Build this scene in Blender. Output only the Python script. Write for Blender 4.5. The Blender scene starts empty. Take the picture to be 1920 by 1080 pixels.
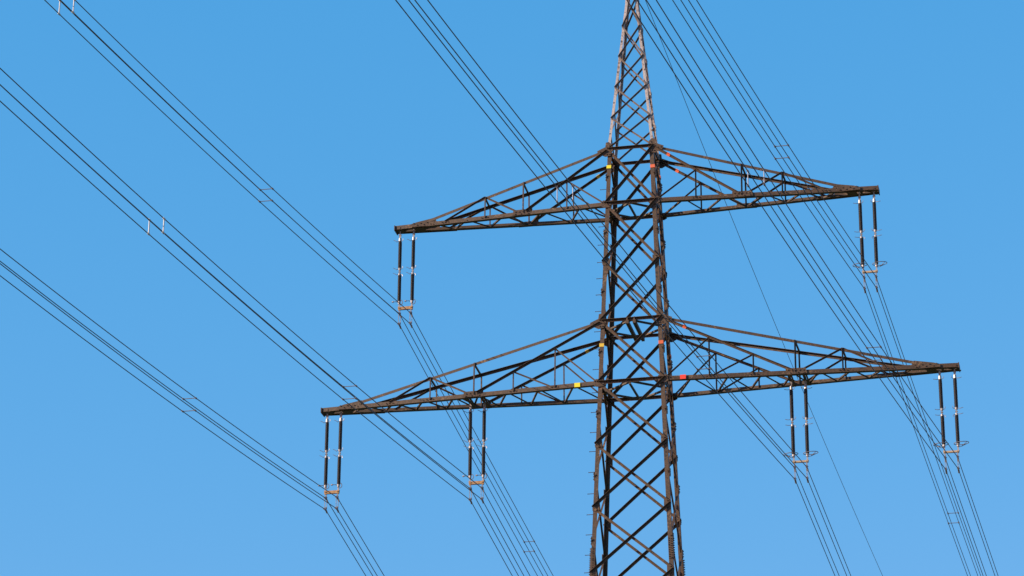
import bpy, bmesh, math, random
from mathutils import Vector, Matrix, noise
random.seed(7)
sc = bpy.context.scene
COL = sc.collection

# ------------------------------------------------------------------ camera
R_ = Vector((0.97605867, 0.21738768, 0.00721582))
U_ = Vector((0.07688909, -0.37588091, 0.92347258))
F_ = Vector((-0.20346385, 0.9008086, 0.38359656))
cam_d = bpy.data.cameras.new("camera"); cam = bpy.data.objects.new("camera", cam_d); COL.objects.link(cam)
M = Matrix((R_, U_, -F_)).transposed().to_4x4(); M.translation = Vector((17.6012, -98.4389, 0.0))
cam.matrix_world = M
cam_d.sensor_width = 36.0; cam_d.lens = 5522.69 / 1920 * 36
cam_d.clip_start = 0.5; cam_d.clip_end = 20000
sc.camera = cam

# ------------------------------------------------------------------ sky, sun, exposure
SUN_EL = math.radians(24)
SUN_DIR = Vector((-0.86, -0.51, 0)).normalized() * math.cos(SUN_EL) + Vector((0, 0, math.sin(SUN_EL)))
w = bpy.data.worlds.new("World"); sc.world = w; w.use_nodes = True
nt = w.node_tree; nt.nodes.clear()
out = nt.nodes.new("ShaderNodeOutputWorld"); bg = nt.nodes.new("ShaderNodeBackground")
sky = nt.nodes.new("ShaderNodeTexSky"); sky.sky_type = 'NISHITA'; sky.sun_disc = False
sky.sun_elevation = SUN_EL; sky.sun_rotation = math.atan2(SUN_DIR.x, SUN_DIR.y)
sky.altitude = 300; sky.air_density = 1.0; sky.dust_density = 0.3; sky.ozone_density = 3.0
sep = nt.nodes.new("ShaderNodeSeparateColor"); com = nt.nodes.new("ShaderNodeCombineColor")
nt.links.new(sky.outputs[0], sep.inputs[0])
for i, (gain, power) in enumerate(((0.87, 1.27), (2.61, 0.39), (4.97, 0.24))):     # camera-like colour response of the clear sky
    a_ = nt.nodes.new("ShaderNodeMath"); a_.operation = 'POWER'; a_.inputs[1].default_value = power
    m_ = nt.nodes.new("ShaderNodeMath"); m_.operation = 'MULTIPLY'; m_.inputs[1].default_value = gain
    nt.links.new(sep.outputs[i], a_.inputs[0]); nt.links.new(a_.outputs[0], m_.inputs[0]); nt.links.new(m_.outputs[0], com.inputs[i])
nt.links.new(com.outputs[0], bg.inputs[0]); nt.links.new(bg.outputs[0], out.inputs[0])
bg.inputs[1].default_value = 0.0849
sun_d = bpy.data.lights.new("sun", 'SUN'); sun = bpy.data.objects.new("sun", sun_d); COL.objects.link(sun)
sun_d.energy = 5.0; sun_d.angle = math.radians(0.5); sun_d.color = (1.0, 0.84, 0.66)
sun.rotation_euler = SUN_DIR.to_track_quat('Z', 'Y').to_euler(); sun.location = (-60, -40, 80)
vs = sc.view_settings; vs.view_transform = 'Standard'; vs.look = 'None'; vs.gamma = 1.0; vs.exposure = 0.5
vs.use_curve_mapping = False

# ------------------------------------------------------------------ materials
def mat(name, cols, rough=0.65, metal=0.0, scale=1.5, fine=14.0, bump=0.15, stretch=(1, 1, 1)):
    m = bpy.data.materials.new(name); m.use_nodes = True
    t = m.node_tree; N = t.nodes; L = t.links; b = N["Principled BSDF"]
    geo = N.new("ShaderNodeTexCoord"); mp = N.new("ShaderNodeMapping"); mp.inputs[3].default_value = stretch
    L.new(geo.outputs['Object'], mp.inputs[0])
    n1 = N.new("ShaderNodeTexNoise"); n1.inputs['Scale'].default_value = scale; n1.inputs['Detail'].default_value = 6
    n2 = N.new("ShaderNodeTexNoise"); n2.inputs['Scale'].default_value = fine; n2.inputs['Detail'].default_value = 4
    L.new(mp.outputs[0], n1.inputs[0]); L.new(mp.outputs[0], n2.inputs[0])
    mx = N.new("ShaderNodeMath"); mx.operation = 'MULTIPLY_ADD'; mx.inputs[1].default_value = 0.45
    L.new(n2.outputs[0], mx.inputs[0])
    sub = N.new("ShaderNodeMath"); sub.operation = 'MULTIPLY'; sub.inputs[1].default_value = 0.55
    L.new(n1.outputs[0], sub.inputs[0]); L.new(sub.outputs[0], mx.inputs[2])
    r = N.new("ShaderNodeValToRGB"); L.new(mx.outputs[0], r.inputs[0])
    e = r.color_ramp.elements; n = len(cols)
    e[0].position = 0.36; e[0].color = (*cols[0], 1); e[1].position = 0.64; e[1].color = (*cols[-1], 1)
    for i in range(1, n - 1):
        q = e.new(0.36 + 0.28 * i / (n - 1)); q.color = (*cols[i], 1)
    L.new(r.outputs[0], b.inputs['Base Color'])
    b.inputs['Roughness'].default_value = rough; b.inputs['Metallic'].default_value = metal
    if bump:
        bp = N.new("ShaderNodeBump"); bp.inputs['Strength'].default_value = bump; bp.inputs['Distance'].default_value = 0.01
        L.new(n2.outputs[0], bp.inputs['Height']); L.new(bp.outputs[0], b.inputs['Normal'])
    return m
RUST = mat("weathered_brown_steel", [(0.014, 0.007, 0.003), (0.090, 0.045, 0.018), (0.038, 0.019, 0.008), (0.17, 0.092, 0.041)])
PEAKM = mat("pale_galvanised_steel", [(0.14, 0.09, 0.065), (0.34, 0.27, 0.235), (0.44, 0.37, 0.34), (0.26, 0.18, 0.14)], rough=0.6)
PBRACE = mat("shaded_galvanised_brace", [(0.07, 0.045, 0.033), (0.18, 0.13, 0.105), (0.11, 0.075, 0.06), (0.28, 0.21, 0.175)])  # peak steel darkened, so the braces' shade is put into the colour
GALV = mat("galvanised_fittings", [(0.24, 0.20, 0.18), (0.42, 0.38, 0.37)], rough=0.45, metal=0.3, scale=9)
YOKE = mat("tan_sunlit_yoke", [(0.25, 0.11, 0.035), (0.44, 0.25, 0.10)], rough=0.6, scale=8)  # galvanised yoke; warm sunlight is painted in as tan
YOKE_PALE = mat("pale_sunlit_yoke", [(0.34, 0.22, 0.13), (0.46, 0.34, 0.22)], rough=0.6, scale=8)  # paler mix of the same painted-in warm light
INSUL = mat("brown_porcelain_glaze", [(0.009, 0.005, 0.005), (0.017, 0.009, 0.008)], rough=0.5, scale=6, bump=0)
HORN = mat("dull_zinc_horn", [(0.14, 0.13, 0.15), (0.24, 0.22, 0.24)], rough=0.5, metal=0.3, scale=8, bump=0)
WIRE = mat("weathered_aluminium_wire", [(0.035, 0.033, 0.038), (0.085, 0.08, 0.085)], rough=0.6, scale=3, bump=0)
SPACE = mat("pale_spacer_alloy", [(0.42, 0.41, 0.42), (0.52, 0.50, 0.50)], rough=0.5, scale=8, bump=0)
YELL = mat("yellow_paint", [(0.75, 0.60, 0.01), (0.80, 0.68, 0.02)], rough=0.5, bump=0)
AMBER = mat("faded_yellow_paint", [(0.62, 0.38, 0.02), (0.70, 0.50, 0.06)], rough=0.6, bump=0)
RED = mat("red_paint", [(0.75, 0.03, 0.01), (0.80, 0.05, 0.02)], rough=0.5, bump=0)
ORNG = mat("faded_red_paint", [(0.60, 0.09, 0.02), (0.70, 0.14, 0.05)], rough=0.6, bump=0)
GRASS = mat("meadow", [(0.035, 0.055, 0.018), (0.07, 0.09, 0.03), (0.10, 0.10, 0.04)], rough=0.95, scale=0.02, fine=0.6, bump=0)

# ------------------------------------------------------------------ mesh helpers
def V(*a): return Vector(a)
class MB:
    def __init__(s): s.bm = bmesh.new()
    def build(s, name, m, parent=None, smooth=False):
        bmesh.ops.recalc_face_normals(s.bm, faces=s.bm.faces)
        me = bpy.data.meshes.new(name); s.bm.to_mesh(me); s.bm.free(); me.materials.append(m)
        if smooth:
            for p in me.polygons: p.use_smooth = True
        o = bpy.data.objects.new(name, me); COL.objects.link(o)
        if parent: o.parent = parent
        return o
    def extr(s, sec, p0, p1, a, b):
        r = []
        for p in (p0, p1): r.append([s.bm.verts.new(p + a * x + b * y) for x, y in sec])
        n = len(sec)
        for i in range(n): s.bm.faces.new((r[0][i], r[0][(i + 1) % n], r[1][(i + 1) % n], r[1][i]))
        s.bm.faces.new(r[0][::-1]); s.bm.faces.new(r[1])
    def L(s, p0, p1, a, b, wd, t=0.012, wb=None):
        """angle profile: heel on p0-p1, flanges towards a and b"""
        p0 = Vector(p0); p1 = Vector(p1); d = (p1 - p0).normalized()
        a = Vector(a); a = (a - d * a.dot(d)).normalized()
        b = Vector(b); b = b - d * b.dot(d); b = (b - a * b.dot(a)).normalized()
        wb = wb or wd
        s.extr([(0, 0), (wd, 0), (wd, t), (t, t), (t, wb), (0, wb)], p0, p1, a, b)
        return s
    def bar(s, p0, p1, wd, ht=None, up=(0, 0, 1)):
        p0 = Vector(p0); p1 = Vector(p1); d = (p1 - p0).normalized(); ht = ht or wd
        u = Vector(up)
        if abs(u.dot(d)) > 0.97: u = Vector((0, 1, 0))
        u = (u - d * u.dot(d)).normalized(); a = d.cross(u)
        x, y = wd / 2, ht / 2
        s.extr([(-x, -y), (x, -y), (x, y), (-x, y)], p0, p1, a, u); return s
    def cyl(s, p0, p1, r, n=8, r1=None):
        p0 = Vector(p0); p1 = Vector(p1); d = (p1 - p0).normalized()
        a = d.orthogonal().normalized(); b = d.cross(a); r1 = r if r1 is None else r1
        A = [s.bm.verts.new(p0 + (a * math.cos(k * 2 * math.pi / n) + b * math.sin(k * 2 * math.pi / n)) * r) for k in range(n)]
        B = [s.bm.verts.new(p1 + (a * math.cos(k * 2 * math.pi / n) + b * math.sin(k * 2 * math.pi / n)) * r1) for k in range(n)]
        for i in range(n): s.bm.faces.new((A[i], A[(i + 1) % n], B[(i + 1) % n], B[i]))
        s.bm.faces.new(A[::-1]); s.bm.faces.new(B); return s
    def tube(s, pts, r, n=6, closed=False):
        pts = [Vector(p) for p in pts]; N = len(pts); rings = []
        prev = None
        for i, p in enumerate(pts):
            if closed: d = pts[(i + 1) % N] - pts[i - 1]
            else: d = pts[min(i + 1, N - 1)] - pts[max(i - 1, 0)]
            d.normalize()
            a = (d.orthogonal() if prev is None else prev - d * prev.dot(d)).normalized(); prev = a; b = d.cross(a)
            rings.append([s.bm.verts.new(p + (a * math.cos(k * 2 * math.pi / n) + b * math.sin(k * 2 * math.pi / n)) * r) for k in range(n)])
        for i in range(N if closed else N - 1):
            A = rings[i]; B = rings[(i + 1) % N]
            for k in range(n): s.bm.faces.new((A[k], A[(k + 1) % n], B[(k + 1) % n], B[k]))
        if not closed: s.bm.faces.new(rings[0][::-1]); s.bm.faces.new(rings[-1])
        return s
    def lathe(s, prof, c, n=14):
        rings = []
        for r, z in prof: rings.append([s.bm.verts.new((c[0] + r * math.cos(k * 2 * math.pi / n), c[1] + r * math.sin(k * 2 * math.pi / n), c[2] + z)) for k in range(n)])
        for A, B in zip(rings, rings[1:]):
            for k in range(n): s.bm.faces.new((A[k], A[(k + 1) % n], B[(k + 1) % n], B[k]))
        s.bm.faces.new(rings[0][::-1]); s.bm.faces.new(rings[-1]); return s
    def plate(s, pts, nrm, t=0.014):
        """polygon plate centred on its points, thickness t along nrm"""
        n_ = Vector(nrm).normalized() * t / 2
        A = [s.bm.verts.new(Vector(p) - n_) for p in pts]; B = [s.bm.verts.new(Vector(p) + n_) for p in pts]
        n = len(pts)
        for i in range(n): s.bm.faces.new((A[i], A[(i + 1) % n], B[(i + 1) % n], B[i]))
        s.bm.faces.new(A[::-1]); s.bm.faces.new(B); return s
    def bolt(s, p, d, r=0.02, h=0.03):
        p = Vector(p); d = Vector(d).normalized(); return s.cyl(p - d * 0.004, p + d * h, r, 6)
def tag(o, label=None, cat=None, group=None, kind=None):
    if label: o['label'] = label
    if cat: o['category'] = cat
    if group: o['group'] = group
    if kind: o['kind'] = kind
    return o
def empty(name, loc):
    o = bpy.data.objects.new(name, None); o.location = loc; COL.objects.link(o); return o
def jit(): return random.uniform(-0.003, 0.003)

# ------------------------------------------------------------------ ground (a meadow on a crest, falling away behind the pylon)
def gz(x, y):
    t = min(max((y - 15) / 260.0, 0), 1); t = t * t * (3 - 2 * t)
    return -1.7 - 34 * t + (0 if -110 < y < 15 and abs(x) < 60 else 1.2 * noise.noise(Vector((x / 90, y / 90, 0))) * min(1, (abs(x) + abs(y)) / 300))
bm = bmesh.new(); N = 90
def gc(i): u = (i / N) * 2 - 1; return math.copysign(abs(u) ** 2.2, u) * 6000
vv = [[bm.verts.new((gc(i), gc(j), gz(gc(i), gc(j)))) for j in range(N + 1)] for i in range(N + 1)]
for i in range(N):
    for j in range(N): bm.faces.new((vv[i][j], vv[i + 1][j], vv[i + 1][j + 1], vv[i][j + 1]))
me = bpy.data.meshes.new("ground"); bm.to_mesh(me); bm.free(); me.materials.append(GRASS)
for p_ in me.polygons: p_.use_smooth = True
gr = bpy.data.objects.new("ground", me); COL.objects.link(gr); tag(gr, kind='structure')

# ------------------------------------------------------------------ pylon geometry
ZA, ZB, ZC, ZD = 37.5486, 39.9482, 44.6689, 46.9097
YR = 0.7788                                   # the shaft is narrower along the line than across it
ZT = 54.967
def W(z):
    if z <= ZD: return 1.2201 - 0.036808 * (z - ZA)
    return (1.2201 - 0.036808 * (ZD - ZA)) + (0.07 - 0.8756) * (z - ZD) / (ZT - ZD)
def corner(sx, sy, z): return Vector((sx * W(z), sy * YR * W(z), z))

pylon = empty("electricity_pylon", (0, 0, 0))
tag(pylon, "tall brown steel lattice pylon with two tiers of crossarms and a pale tapering peak", "pylon")
G0 = -1.75
X1, Y1, Z1 = V(1, 0, 0), V(0, 1, 0), V(0, 0, 1)

# legs
legs = {}
for sx in (-1, 1):
    for sy in (-1, 1):
        b = MB(); b.L(corner(sx, sy, G0), corner(sx, sy, ZD + 0.25), (-sx, 0, 0), (0, -sy, 0), 0.152, 0.018)
        legs[sx, sy] = b.build("leg", RUST, pylon)
        if sy < 0 or sx > 0:                     # rows of closely set splice bolts low on the legs
            b = MB(); z0, z1 = {(-1, -1): (30.2, 31.30), (1, -1): (30.75, 31.55), (1, 1): (30.0, 31.35)}[sx, sy]
            b.L(corner(sx, sy, z0) + V(sx * .012, sy * .012, 0), corner(sx, sy, z1) + V(sx * .012, sy * .012, 0), (-sx, 0, 0), (0, -sy, 0), 0.17, 0.012)
            z = z0 + 0.04
            while z < z1:
                c = corner(sx, sy, z)
                b.bolt(c + V(-sx * .06, sy * .012, 0), (0, sy, 0), .02, .03); b.bolt(c + V(-sx * .14, sy * .012, .03), (0, sy, 0), .02, .03)
                b.bolt(c + V(sx * .012, -sy * .06, .02), (sx, 0, 0), .022, .045)
                z += 0.085
            b.build("splice_plate", RUST, legs[sx, sy])
# step bolts up the near left leg
for z in [45.3, 44.55, 43.78, 43.04, 42.34, 41.69, 41.04, 40.38, 39.58, 38.9, 38.1, 37.2, 36.44, 35.67, 34.94, 34.15, 33.34, 32.56, 31.81, 31.06, 30.41, 29.7, 29.0]:
    b = MB(); c = corner(-1, -1, z) + V(0, 0.06, 0)
    b.cyl(c, c + V(-0.21, 0, 0), 0.011, 6); b.cyl(c + V(-0.21, 0, 0), c + V(-0.222, 0, 0), 0.018, 6)
    b.build("step_bolt", RUST, legs[-1, -1])
# circuit colours painted round the legs
def leg_band(sx, sy, z, m, h=0.13):
    b = MB(); o = V(sx * .005, sy * .005, 0)
    b.L(corner(sx, sy, z - h / 2) + o, corner(sx, sy, z + h / 2) + o, (-sx, 0, 0), (0, -sy, 0), 0.172, 0.026)
    b.build("painted_band", m, legs[sx, sy])
leg_band(-1, -1, 46.20, YELL); leg_band(-1, -1, 39.02, AMBER)
leg_band(1, -1, 46.08, ORNG); leg_band(1, -1, 38.97, ORNG); leg_band(1, 1, 46.20, ORNG, .12); leg_band(1, 1, 39.07, ORNG, .12)

# face bracing; flange seen face-on hangs below the heel, the other juts towards -Y
def facebar(b, p0, p1, wd, out, t=0.010, ndir=None):
    p0 = Vector(p0); p1 = Vector(p1); d = (p1 - p0).normalized()
    n = Vector(ndir) if ndir else V(0, -1, 0)
    n = (n - d * n.dot(d)).normalized(); dn = d.cross(n)
    if dn.z > 0: dn = -dn
    if abs(d.z) > 0.999: dn = V(1, 0, 0)
    o = n * out - dn * (wd * 0.5)
    b.L(p0 + o, p1 + o, dn, n, wd, t)
def xpanel(z0, z1, wd, name, m, parent):
    for sy in (-1, 1):
        b = MB(); facebar(b, corner(-1, sy, z0), corner(1, sy, z1), wd, 0.016 + jit()); b.build(name, m, parent)
        b = MB(); facebar(b, corner(-1, sy, z1), corner(1, sy, z0), wd * .92, -0.006 + jit()); b.build(name, m, parent)
def xside(z0, z1, wd, name, m, parent):
    for sx in (-1, 1):
        b = MB(); facebar(b, corner(sx, -1, z0), corner(sx, 1, z1), wd, 0.006 + jit(), ndir=(-sx, 0, 0)); b.build(name, m, parent)
        b = MB(); facebar(b, corner(sx, -1, z1), corner(sx, 1, z0), wd * .92, 0.022 + jit(), ndir=(-sx, 0, 0)); b.build(name, m, parent)
nodes = [ZD, ZC, (ZB + ZC) / 2, ZB, ZA, ZA - 2.37, ZA - 4.76, ZA - 7.2, ZA - 9.7]
for a, b_ in zip(nodes, nodes[1:]): xpanel(b_, a, 0.095, "diagonal_brace", RUST, pylon)
mids = [(a + b_) / 2 for a, b_ in zip(nodes, nodes[1:])]
xside(mids[0], ZD, 0.07, "diagonal_brace", RUST, pylon)
for a, b_ in zip(mids, mids[1:]): xside(b_, a, 0.07, "diagonal_brace", RUST, pylon)
# everything below the picture, down to the feet
b = MB(); z = nodes[-1]
while z > G0 + 1.5:
    z2 = max(z - 2 * W(z) * 1.15, G0 + 0.3)
    for s in (-1, 1):
        facebar(b, corner(-1, s, z2), corner(1, s, z), .09, .016); facebar(b, corner(-1, s, z), corner(1, s, z2), .09, -.006)
        facebar(b, corner(s, -1, z2), corner(s, 1, z), .08, .016, ndir=(-1, 0, 0)); facebar(b, corner(s, -1, z), corner(s, 1, z2), .08, -.006, ndir=(-1, 0, 0))
    z = z2
facebar(b, corner(-1, -1, mids[-1]), corner(-1, 1, nodes[-1]), .07, .01, ndir=(-1, 0, 0)); facebar(b, corner(1, -1, mids[-1]), corner(1, 1, nodes[-1]), .07, .01, ndir=(-1, 0, 0))
b.build("lower_bracing", RUST, pylon)
FOOT = mat("concrete", [(0.28, 0.27, 0.25), (0.38, 0.37, 0.34)], rough=.9); 
for sx in (-1, 1):
    for sy in (-1, 1):
        b = MB(); b.lathe([(.55, -1.2), (.55, .25), (.48, .32)], corner(sx, sy, G0), 16); b.build("concrete_footing", FOOT, pylon)

# gusset plates at the side nodes and the face nodes
for i, z in enumerate(mids):
    for sx in (-1, 1):
        for sy in (-1, 1):
            b = MB(); c = corner(sx, sy, z)
            b.plate([c + V(sx * .008, 0, -.17), c + V(sx * .008, 0, .17), c + V(sx * .008, -sy * .24, .12), c + V(sx * .008, -sy * .24, -.12)], (1, 0, 0), .014)
            for dz in (-.10, .0, .10):
                b.bolt(c + V(sx * .014, -sy * .06, dz), (sx, 0, 0), .02, .03)
            b.build("gusset_plate", RUST, legs[sx, sy])
def gus(pts, y, name="gusset_plate", parent=None, bolts=(), t=.016, sy=-1):
    b = MB(); b.plate([V(x, y, z) for x, z in pts], (0, 1, 0), t)
    for x, z in bolts: b.bolt(V(x, y + sy * t / 2, z), (0, sy, 0), .022, .03)
    return b.build(name, RUST, parent or pylon)
for sy in (-1, 1):
    for sx in (-1, 1):
        for z, big in ((ZB, 1), (ZD, 1), (ZA, 0), (ZC, 0)):
            x0 = W(z); y = sy * (YR * x0 + .028)
            if big:
                pts = [(-.17, .20), (-.06, .30), (.05, .28), (.07, .10), (.38, -.04), (.36, -.14), (.07, -.30), (-.13, -.27), (-.22, -.02)]
                bo = [(-.1, .16), (-.1, .05), (-.12, -.1), (-.08, -.2), (.02, -.2), (.15, -.08), (.27, -.08)]
            else:
                pts = [(-.24, .12), (.08, .14), (.14, -.10), (.04, -.16), (-.24, -.16)]
                bo = [(-.18, .08), (-.08, .08), (.04, .08), (-.18, -.08), (.12, .06)]
            gus([(sx * (x0 + px), z + pz) for px, pz in pts], y, parent=legs[sx, sy], bolts=[(sx * (x0 + px), z + pz) for px, pz in bo], sy=sy)
    for z in nodes[5:] + [nodes[2]]:
        for sx in (-1, 1):
            x0 = W(z); y = sy * (YR * x0 + .030)
            b = MB()
            for dx, dz in ((-.05, .04), (-.12, .1), (-.12, -.1)): b.bolt(V(sx * (x0 + dx), sy * YR * x0 - (.0), z + dz), (0, sy, 0), .022, .05)
            b.plate([V(sx * (x0 + .01), y - sy * .02, z + .12), V(sx * (x0 + .01), y - sy * .02, z - .12), V(sx * (x0 - .24), y - sy * .02, z - .15), V(sx * (x0 - .24), y - sy * .02, z + .15)], (0, 1, 0), .012)
            b.build("gusset_plate", RUST, legs[sx, sy])

# horizontal frames inside the shaft at the four crossarm levels
for z, kind in ((ZA, 'dia'), (ZB, 'bar'), (ZC, 'dia'), (ZD, 'none')):
    x = W(z); y = x * YR
    fr = None
    for sy in (-1, 1):
        b = MB(); b.L(V(-x, sy * (y + .006), z + .05), V(x, sy * (y + .006), z + .05), (0, 0, -1), (0, -1, 0), .11 if z in (ZA, ZC) else .10, .012); o = b.build("horizontal_beam", RUST, pylon)
    for sx in (-1, 1):
        b = MB(); b.L(V(sx * x, -y, z - .01), V(sx * x, y, z - .01), (0, 0, -1), (-sx, 0, 0), .08, .01); b.build("horizontal_beam", RUST, pylon)
    zz = z - .03
    if kind != 'none':
        mm = [V(0, -y, zz), V(x, 0, zz - .012), V(0, y, zz), V(-x, 0, zz - .012)]
        for i in range(4):
            b = MB(); b.bar(mm[i] + V(0, 0, jit()), mm[(i + 1) % 4] + V(0, 0, jit()), .075, .06); b.build("plan_brace", RUST, pylon)
        if kind == 'dia':
            b = MB(); b.bar(V(-.06, -y, zz - .07), V(0, y, zz - .07), .07, .06); b.build("plan_brace", RUST, pylon)
        else:
            for dx in (-.13, .13):
                b = MB(); b.bar(V(dx, -y - .1, zz - .09), V(dx, y + .02, zz - .09), .11, .13)
                b.cyl(V(dx, -y - .06, zz + .1), V(dx, -y - .06, zz - .05), .03, 6); b.build("plan_brace", RUST, pylon)

# ------------------------------------------------------------------ crossarms
def crossarm(sx, zb, zt, Lx, xs, diag_posts, outer_post, outer_foot, nearN, farN, tipx, name):
    Wb, Wt = W(zb), W(zt); TIP = 0.197
    yb = lambda x: YR * Wb + (TIP - YR * Wb) * (abs(x) - Wb) / (Lx - Wb)
    xm = Lx - 0.95                                 # where the top chords run into the bottom chords
    def top(x): f = (abs(x) - Wt) / (xm - Wt); return zt + (zb + .10 - zt) * f
    yt = lambda x: YR * Wt + (yb(xm) + .0 - YR * Wt) * (abs(x) - Wt) / (xm - Wt)
    xd = xs - 0.12                                 # foot of the main diagonal
    def dg(x): f = (abs(x) - Wt) / (xd - Wt); return zt - .08 + (zb + .10 - zt + .08) * f
    yd = lambda x: YR * Wt + (yb(xd) - YR * Wt) * (abs(x) - Wt) / (xd - Wt)
    arm = MB()
    for sy in (-1, 1):
        # bottom chord: upright flange in the face, flat flange turned in at the bottom
        arm.L(V(sx * Wb, sy * (YR * Wb + .014), zb - .075), V(sx * (Lx - .02), sy * TIP, zb - .075), (0, 0, 1), (0, -sy, 0), .15 if sy < 0 else .175, .016, .16)
        n = (0, -1, 0)
        p0 = V(sx * Wt, sy * (YR * Wt + .014), zt + .02); p1 = V(sx * xm, sy * (yb(xm) + .004), zb + .06)
        arm.L(p0, p1, (0, 0, -1), n if sy > 0 else (0, 1, 0), .105, .012)
    root = arm.build("crossarm", RUST, pylon)
    # tip: twin channels (far one stretched as shade), end plate, gussets, added dark underside
    b = MB()
    for sy in (-1, 1):
        if sy > 0: b.build("tip_plate", RUST, root); b = MB()
        b.plate([V(sx * (xm - .75), sy * (yb(xm) + .02), zb + .02), V(sx * (xm - .62), sy * (yb(xm) + .02), zb + .24), V(sx * (xm + .05), sy * (yb(xm) + .02), zb + .12), V(sx * (xm + .3), sy * (yb(xm) + .02), zb + .05), V(sx * (xm + .3), sy * (yb(xm) + .02), zb - .06), V(sx * (xm - .7), sy * (yb(xm) + .02), zb - .07)], (0, 1, 0), .016)
        for k in range(7): b.bolt(V(sx * (xm - .6 + .13 * k), sy * (yb(xm) + .028), zb + (.0 if k % 2 else .07)), (0, sy, 0), .022, .03)
    b.build("tip_plate", RUST, root); b = MB()
    b.bar(V(sx * (Lx - 2.3), yb(Lx - 2.3) - .02, zb - .02), V(sx * (Lx - .04), TIP - .02, zb - .02), .05, .15)  # deepened and run inwards to stand for shade cast on the far chord
    b.build("tip_channel", RUST, root); b = MB()
    b.bar(V(sx * (Lx - .9), -TIP + .03, zb - .02), V(sx * (Lx - .04), -TIP + .03, zb - .02), .05, .12)
    b.build("tip_channel", RUST, root); b = MB()
    b.plate([V(sx * (Lx - 1.15), -.2, zb - .088), V(sx * (Lx - .80), -.18, zb - .088), V(sx * (Lx - .80), .18, zb - .088), V(sx * (Lx - 1.15), .2, zb - .088)], (0, 0, 1), .01)  # plate added so its dark underside deepens the shade at the tip
    b.build("tip_plate", RUST, root); b = MB()
    b.plate([V(sx * (Lx - .01), -TIP - .05, zb + .08), V(sx * (Lx - .01), TIP + .05, zb + .08), V(sx * (Lx - .01), TIP + .05, zb - .12), V(sx * (Lx - .01), -TIP - .05, zb - .12)], (1, 0, 0), .03)
    b.build("tip_plate", RUST, root)
    def bmk(nm, f):
        b = MB(); f(b); return b.build(nm, RUST, root)
    for sy in (-1, 1):
        # main diagonal
        bmk("main_diagonal", lambda b: facebar(b, V(sx * Wt, sy * (YR * Wt + .01), zt - .06), V(sx * xd, sy * (yb(xd)), zb + .06), .085, .02 * (1 if sy < 0 else 0)))
        for i, x in enumerate(diag_posts):
            bmk("post", lambda b: b.L(V(sx * (x - .03), sy * yb(x) - .005, zb), V(sx * (x - .03), sy * yd(x) - .005, dg(x)), (sx, 0, 0), (0, -1, 0), .052, .008))
            xf = Wb if i == 0 else diag_posts[i - 1] + .08
            bmk("brace", lambda b: facebar(b, V(sx * x, sy * yd(x), dg(x)), V(sx * xf, sy * (yb(xf) - .005), zb), .05, -.004))
        x = xs; bmk("post", lambda b: b.L(V(sx * (x - .03), sy * yb(x) - .005, zb), V(sx * (x - .03), sy * yt(x), top(x)), (sx, 0, 0), (0, -1, 0), .058, .008))
        x = outer_post; bmk("post", lambda b: b.L(V(sx * (x - .03), sy * yb(x) - .005, zb), V(sx * (x - .03), sy * yt(x), top(x)), (sx, 0, 0), (0, -1, 0), .052, .008))
        bmk("brace", lambda b: facebar(b, V(sx * x, sy * yt(x), top(x) - .02), V(sx * (xs + .15), sy * yb(xs + .15), zb + .04), .058, -.004))
        xf = outer_foot
        bmk("brace", lambda b: facebar(b, V(sx * x, sy * yt(x), top(x) - .02), V(sx * xf, sy * yb(xf), zb + .03), .058, -.004))
        # gusset at the inner support
        yy = sy * (yb(xs) + .022)
        gus([(sx * (xs - .36), zb + .16), (sx * (xs + .36), zb + .14), (sx * (xs + .40), zb - .07), (sx * (xs - .36), zb - .07)], yy, parent=root,
            bolts=[(sx * (xs + d), zb + e) for d, e in ((-.28, .08), (-.14, .06), (.0, .08), (.14, .06), (.28, .06), (-.2, -.02), (.08, -.02), (.3, -.02))], sy=sy)
        for x in diag_posts + [outer_post, outer_foot]:
            b = MB()
            for d in (-.12, 0, .12): b.bolt(V(sx * (x + d), sy * (yb(x) + .012), zb), (0, sy, 0), .02, .03)
            b.build("bolt_group", RUST, root)
    # ties between the two top chords at the posts
    for x in (xs, outer_post):
        bmk("cross_tie", lambda b: b.bar(V(sx * x, -yt(x), top(x) - .05), V(sx * (x + .02), yt(x), top(x) - .05), .055, .06))
    # lacing between the bottom chords
    pts = sorted([(x, -1) for x in nearN] + [(x, 1) for x in farN])
    for (xa, sa), (xb, sb) in zip(pts, pts[1:]):
        if sa == sb: continue
        bmk("lacing", lambda b: b.L(V(sx * xa, sa * yb(xa), zb - .03 + jit()), V(sx * xb, sb * yb(xb), zb - .03 + jit()), (1, 0, 0), (0, 0, 1), .06, .008))
    return root, yb
armsU, armsL = [], []
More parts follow.
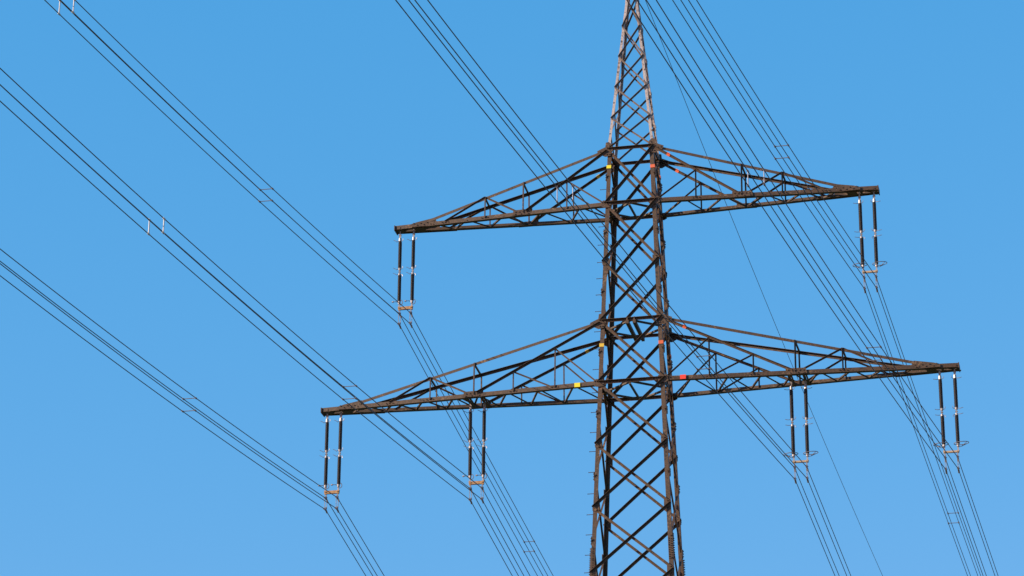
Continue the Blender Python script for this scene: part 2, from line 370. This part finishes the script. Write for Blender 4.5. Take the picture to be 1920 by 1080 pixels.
for sx in (-1, 1):
    oU = -.038 * sx * -1 if sx < 0 else -.038
    oL = .077 if sx < 0 else -.077
    r1, ybU = crossarm(sx, ZC, ZD, 9.1095 + (oU if sx > 0 else .038), 4.114, [2.43], 5.60, 7.15,
             [1.95, 3.42, 4.90, 6.33, 7.65], [.9, 2.55, 4.12, 5.60, 6.95, 8.3], 9.1, "upper")
    r2, ybL = crossarm(sx, ZA, ZB, 11.7087 + (.077 if sx < 0 else -.077), 5.894, [2.83, 4.40], 7.57, 9.13,
             [2.15, 3.47, 4.66, 5.75, 6.68, 7.85, 9.0, 10.1], [1.35, 2.83, 4.07, 5.25, 6.2, 7.2, 8.35, 9.5, 10.7], 11.7, "lower")
    armsU.append(r1); armsL.append(r2)
    # beams that carry the inner insulators
    for dx in (-.265, .265):
        x = 5.892 + dx; b = MB(); y = ybL(x)
        b.L(V(sx * x - .05, -y, ZA - .09), V(sx * x - .05, y, ZA - .09), (0, 0, 1), (1, 0, 0), .12, .012, .10)
        b.L(V(sx * x + .06, -y, ZA - .085), V(sx * x + .06, y, ZA - .085), (0, 0, 1), (1, 0, 0), .12, .012, .06)
        b.build("hanger_beam", RUST, r2)
    for rt, zz, xt in ((r1, ZC, 8.66), (r2, ZA, 11.26)):
        for dx in (-.265, .265):
            b = MB(); b.L(V(sx * (xt + dx), -.23, zz - .09), V(sx * (xt + dx), .23, zz - .09), (0, 0, 1), (1, 0, 0), .10, .012, .09); b.build("hanger_beam", RUST, rt)
        b = MB(); b.bar(V(sx * (xt - .1), -.2, zz - .075), V(sx * (xt + .4), .2, zz - .075), .05, .04); b.bar(V(sx * (xt - .9), -.26, zz - .07), V(sx * (xt - .2), .24, zz - .07), .06, .04); b.build("lacing", RUST, rt)
# paint on the main diagonals
def diag_band(root, sx, sy, zb, zt, xs, x, m):
    Wb, Wt = W(zb), W(zt); xd = xs - .12
    p0 = V(sx * Wt, sy * (YR * Wt + .01), zt - .06)
    Lx = 11.7 if zb == ZA else 9.11; yb = YR * Wb + (.197 - YR * Wb) * (xd - Wb) / (Lx - Wb)
    p1 = V(sx * xd, sy * yb, zb + .06); d = (p1 - p0).normalized(); f = (x - Wt) / (xd - Wt); c = p0.lerp(p1, f)
    b = MB(); facebar(b, c - d * .07, c + d * .07, .097, (.024 if sy < 0 else .004), .018); b.build("painted_band", m, root)
diag_band(armsU[0], -1, 1, ZC, ZD, 4.114, 1.47, AMBER); diag_band(armsU[1], 1, -1, ZC, ZD, 4.114, 1.42, ORNG); diag_band(armsU[1], 1, 1, ZC, ZD, 4.114, 1.53, ORNG)
diag_band(armsL[0], -1, 1, ZA, ZB, 5.894, 1.95, AMBER); diag_band(armsL[1], 1, -1, ZA, ZB, 5.894, 1.95, ORNG)
# square circuit plates on the lower crossarm
for sx, x, m, rt, lb in ((-1, 1.98, YELL, armsL[0], "bright yellow square marker plate"), (1, 1.88, RED, armsL[1], "bright red square marker plate")):
    b = MB(); y = -(ybL(x) + .05); zc = ZA - (.02 if sx < 0 else -.0)
    b.plate([V(sx * x - .105, y, zc - .08), V(sx * x + .105, y, zc - .08), V(sx * x + .105, y, zc + .08), V(sx * x - .105, y, zc + .08)], (0, 1, 0), .01)
    b.bar(V(sx * x, y, zc), V(sx * x, y + .06, zc), .03); o = b.build("marker_plate", m, rt); o['label'] = lb

# ------------------------------------------------------------------ peak
peak_legs = {}
for sx in (-1, 1):
    for sy in (-1, 1):
        b = MB(); b.L(corner(sx, sy, ZD + .02) + V(0, 0, 0), corner(sx, sy, ZT), (-sx, 0, 0), (0, -sy, 0), .098, .014)
        for z in (48.2, 49.55, 50.9, 52.2, 53.4):
            c = corner(sx, sy, z)
            b.plate([c + V(sx * .006, 0, -.14), c + V(sx * .006, 0, .14), c + V(sx * .006, -sy * .12, .12), c + V(sx * .006, -sy * .12, -.12)], (1, 0, 0), .012)
            b.bolt(c + V(sx * .012, -sy * .05, .05), (sx, 0, 0), .016, .02); b.bolt(c + V(sx * .012, -sy * .05, -.07), (sx, 0, 0), .016, .02)
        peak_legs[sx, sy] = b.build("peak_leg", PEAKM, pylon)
pn = [ZD + 1.325 * i for i in range(6)]
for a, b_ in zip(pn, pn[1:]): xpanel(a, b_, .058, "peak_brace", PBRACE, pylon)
pm = [ZD] + [(a + b_) / 2 for a, b_ in zip(pn, pn[1:])]
for a, b_ in zip(pm, pm[1:]): xside(a, b_, .045, "peak_brace", PBRACE, pylon)
b = MB(); b.plate([V(-.1, -.1, ZT), V(.1, -.1, ZT), V(.1, .1, ZT), V(-.1, .1, ZT)], (0, 0, 1), .03)
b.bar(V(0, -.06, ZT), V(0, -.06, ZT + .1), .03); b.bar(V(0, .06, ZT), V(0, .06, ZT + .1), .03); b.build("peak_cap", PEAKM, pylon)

# ------------------------------------------------------------------ insulator sets
BH = 0.4325
CZ = -3.602                                     # bundle centre below the chord line
def ins_proto(typ):
    root = empty("insulator_set", (0, 0, 0))
    zt0, r1a, r1b, r2a, r2b = -.02, -.43, -1.56, -1.79, -2.90
    for s in (-1, 1):
        xt, xb = s * .265, s * .245
        X = lambda z: xt + (xb - xt) * (z / -3.1)
        b = MB()                                  # top link
        b.bar(V(X(0), 0, .05), V(X(-.2), 0, -.20), .045, .05); b.cyl(V(X(-.2) - .05, 0, -.18), V(X(-.2) + .05, 0, -.18), .03, 8)
        b.bar(V(X(-.2), 0, -.2), V(X(-.3), 0, -.34), .07, .03); b.cyl(V(X(-.3), 0, -.30), V(X(-.4), 0, r1a + .0), .05, 10, .06)
        b.build("link_fitting", GALV, root)
        for za, zb in ((r1a, r1b), (r2a, r2b)):
            n = 34; prof = [(.05, 0), (.055, -.01)]
            for k in range(n):
                z = -.03 - (za - zb - .06) * k / n; h = (za - zb - .06) / n
                prof += [(.054, z), (.068, z - h * .45), (.068, z - h * .62), (.054, z - h * .85)]
            prof += [(.055, -(za - zb) + .02), (.05, -(za - zb))]
            b = MB(); b.lathe(prof, (X((za + zb) / 2), 0, za), 14); b.build("insulator_rod", INSUL, root, True)
        b = MB()                                  # middle fitting
        xm = X(-1.68); b.cyl(V(xm, 0, r1b + .03), V(xm, 0, r1b - .05), .06, 10, .045); b.cyl(V(xm, 0, r2a - .03), V(xm, 0, r2a + .05), .06, 10, .045)
        b.bar(V(xm, 0, r1b - .04), V(xm, 0, r2a + .04), .035, .06); b.cyl(V(xm - .045, 0, -1.675), V(xm + .045, 0, -1.675), .028, 8)
        b.build("link_fitting", GALV, root)
        b = MB(); b.cyl(V(xb, 0, r2b + .02), V(xb, 0, r2b - .08), .058, 10, .045); b.bar(V(xb, 0, -2.96), V(xb * .96, 0, -3.12), .05, .04); b.build("link_fitting", GALV, root)
        # arcing horns: a long rod on one side, a short curl on the other
        out = -1 if typ == 'hook' else s
        for z, ln in ((r1a, .24), (r1b - .01, .24), (r2a + .01, .24)):
            up = .05 if typ == 'hook' else 0.012
            x = X(z); b = MB()
            pts = [V(x + out * .03, 0, z), V(x + out * .08, -.03, z - .0), V(x + out * .14, -.05, z + (-.01 if typ != 'hook' else .0)), V(x + out * ln, -.06, z + up)]
            if typ == 'hook': pts.insert(2, V(x + out * .11, -.04, z - .035))
            b.tube(pts, .010, 6); b.build("arcing_horn", HORN, root)
            b = MB(); sg = -1 if z == r2a + .01 else 1
            b.tube([V(x - out * .03, 0, z), V(x - out * .09, -.02, z + .01 * sg), V(x - out * .125, -.03, z + .05 * sg), V(x - out * .12, -.03, z + .10 * sg)], .011, 6); b.build("arcing_horn", HORN if typ != 'hook' else GALV, root)
        x = xb; zr = r2b + .04
        b = MB()
        if typ == 'hook':                         # grading rings seen almost edge-on
            b.tube([V(x - .03, 0, zr - .05), V(x - .12, -.04, zr - .03), V(x - .22, -.05, zr - .035)], .012, 6)
            b.cyl(V(x - .21, -.05, zr - .035), V(x - .27, -.05, zr - .035), .036, 10, .022)
            b.build("arcing_horn", HORN, root); b = MB()
            b.tube([V(x + .05 + .085 * math.cos(a), -.02, zr - .07 + .10 * math.sin(a)) for a in [math.radians(d) for d in range(-120, 121, 20)]], .013, 6)
            b.build("grading_ring", HORN, root)
        else:
            ar, br = .26, .17
            if s > 0: cx_ = x + .12
            else: cx_ = x - .10
            b.tube([V(cx_ + ar * math.cos(a), br * math.sin(a), zr + .012 * math.cos(a)) for a in [k * 2 * math.pi / 28 for k in range(28)]], .013, 6, True)
            b.tube([V(x, 0, zr - .14), V(x + s * .12, 0, zr - .12), V(cx_ + s * ar * .72, .1, zr)], .010, 6)
            b.tube([V(x, 0, zr - .14), V(x + s * .12, 0, zr - .12), V(cx_ + s * ar * .72, -.1, zr)], .010, 6)
            b.build("grading_ring", HORN, root)
    b = MB(); zy = -3.155; yk = 1 if typ == 'hook' else .6
    for y in (-.035, .035):
        b.plate([V(-.29, y, zy + .07 * yk), V(-.22, y, zy + .045 * yk), V(.22, y, zy + .045 * yk), V(.29, y, zy + .07 * yk), V(.27, y, zy - .09 * yk), V(.19, y, zy - .065 * yk), V(-.19, y, zy - .065 * yk), V(-.27, y, zy - .09 * yk)], (0, 1, 0), .016)
    for x in (-.25, -.21, .21, .25): b.cyl(V(x, -.065, zy), V(x, .065, zy), .024, 8)
    b.build("yoke_plate", YOKE if typ == "hook" else YOKE_PALE, root)
    for s in (-1, 1):
        x = s * BH / 2
        b = MB(); b.bar(V(x, 0, zy - .03), V(x, 0, CZ + BH / 2 + .05), .035, .05)
        for dx in ((-.04, .04) if typ == 'hook' else (-.02, .02)):
            b.bar(V(x + dx, 0, CZ + BH / 2 + .0), V(x + dx, 0, CZ - BH / 2 + .02), .014, .03)
        b.build("hanger_strap", GALV, root)
        for q in (1, -1):
            z = CZ + q * BH / 2
            b = MB(); b.tube([V(x, -.20, z - .035), V(x, -.12, z - .012), V(x, 0, z - .004), V(x, .12, z - .018), V(x, .20, z - .06)], .034, 8)
            b.bar(V(x, -.03, z + .06), V(x, .03, z + .06), .05, .06); b.cyl(V(x - .05, 0, z + .03), V(x + .05, 0, z + .03), .018, 6)
            b.build("suspension_clamp", HORN, root)
    return root
def copy_tree(o):
    c = o.copy(); COL.objects.link(c)
    for ch in list(o.children):
        k = ch.copy(); COL.objects.link(k); k.parent = c
    return c
IG = "double suspension insulators hanging from the pylon"
BUND = {'A': (-11.331, ZA), 'B': (-5.894, ZA), 'C': (-8.706, ZC - .062), 'D': (5.891, ZA), 'E': (11.188, ZA), 'F': (8.619, ZC - .062)}
WHERE = {'A': "left tip of the lower crossarm", 'B': "lower crossarm midway along its left half", 'C': "left tip of the upper crossarm",
         'D': "lower crossarm midway along its right half", 'E': "right tip of the lower crossarm", 'F': "right tip of the upper crossarm"}
hook = ins_proto('hook'); ring = ins_proto('ring')
for k, src, first in (('A', hook, 1), ('B', hook, 0), ('C', hook, 0), ('D', ring, 1), ('E', ring, 0), ('F', ring, 0)):
    o = src if first else copy_tree(src)
    o.location = (BUND[k][0], 0, BUND[k][1])
    tag(o, "twin brown insulator rods below the " + WHERE[k], "insulator", IG)

# ------------------------------------------------------------------ conductors
HN = 0.11041; SN = dict(zip("ABCDEF", (-.0517, -.04764, -.05242, -.05123, -.05487, -.06444))); CN = dict(zip("ABCDEF", (.00096, .00084, .00083, .00073, .00071, .00095)))
HF = 0.06; SF = dict(zip("ABCDEF", (-.24199, -.22061, -.21678, -.17025, -.12422, -.13427))); CF = .00038
def near_pt(k, P, t): return P + V(-math.sin(HN) * t, -math.cos(HN) * t, SN[k] * t + CN[k] * t * t)
def far_pt(k, P, t): return P + V(math.sin(HF) * t, math.cos(HF) * t, SF[k] * t + CF * t * t)
TN = [130 * (i / 60) ** 1.3 for i in range(61)]; TF = [300 * (i / 80) ** 1.6 for i in range(81)]
def sub(k, sx, sz):
    x, z = BUND[k]; return V(x + sx * BH / 2, 0, z + CZ + sz * BH / 2)
WR = 0.0142
for k in "ABCDEF":
    for sz, nz in ((1, "upper"), (-1, "lower")):
        for sx, nx in ((-1, "left"), (1, "right")):
            P = sub(k, sx, sz); b = MB()
            b.tube([near_pt(k, P, t) for t in TN[:0:-1]] + [P] + [far_pt(k, P, t) for t in TF[1:]], WR, 6)
            o = b.build("conductor_wire", WIRE, None, True)
            tag(o, f"{nz} {nx} wire of four below the {WHERE[k]}", "power cable", "conductors strung in bundles of four")
EP = V(0, 0, ZT); b = MB()
b.tube([EP + V(-math.sin(HN) * t, -math.cos(HN) * t, -.03 * t + .0006 * t * t) for t in TN[:0:-1]] + [EP] + [EP + V(math.sin(HF) * t, math.cos(HF) * t, -.17121 * t + .00065843 * t * t) for t in TF[1:]], .0125, 6)
tag(b.build("earth_wire", WIRE, None, True), "single thin earth wire falling from the pylon peak past the right crossarms", "power cable")

# ------------------------------------------------------------------ spacers: two bars at each place
def spacer(k, side, t, vertical, seen):
    f = near_pt if side == 'near' else far_pt
    for s in (-1, 1):
        b = MB()
        if vertical: p, q = f(k, sub(k, s, 1), t), f(k, sub(k, s, -1), t); which = "left" if s < 0 else "right"; r = .020 if k in 'BC' else .013
        else: p, q = f(k, sub(k, -1, s), t), f(k, sub(k, 1, s), t); which = "lower" if s < 0 else "upper"; r = .014
        d = (q - p).normalized()
        b.cyl(p + d * .03, q - d * .03, r, 8)
        tn = (f(k, p, .1) - p) if False else (f(k, sub(k, 1, 1), t + .2) - f(k, sub(k, 1, 1), t)).normalized()
        for e in (p, q): b.cyl(e - tn * .06, e + tn * .06, .028, 8)
        o = b.build("spacer_bar", SPACE if vertical and k in "BC" else HORN)
        tag(o, f"{which} {'upright' if vertical else 'level'} spacer bar {seen}", "spacer", "spacer bars between the conductors")
spacer('A', 'near', 12.33, False, "on the cables left of the left tip of the lower crossarm")
spacer('B', 'near', 26.88, True, "on the middle cable bundle at the left edge of the picture")
spacer('B', 'near', 12.30, False, "just above the left tip of the lower crossarm")
spacer('C', 'near', 27.57, True, "in the top left corner of the picture")
spacer('C', 'near', 13.02, False, "on the cables halfway up left of the upper crossarm")
spacer('D', 'near', 27.09, True, "behind the left half of the upper crossarm")
spacer('D', 'near', 12.90, False, "behind the lower crossarm just right of the shaft")
spacer('E', 'near', 27.36, True, "behind the right half of the upper crossarm")
spacer('E', 'near', 12.69, False, "just above the right end of the lower crossarm")
spacer('F', 'near', 13.20, False, "above the right half of the upper crossarm")
spacer('C', 'far', 17.16, False, "at the bottom of the picture left of the shaft")
spacer('F', 'far', 20.07, False, "below the right tip of the lower crossarm")
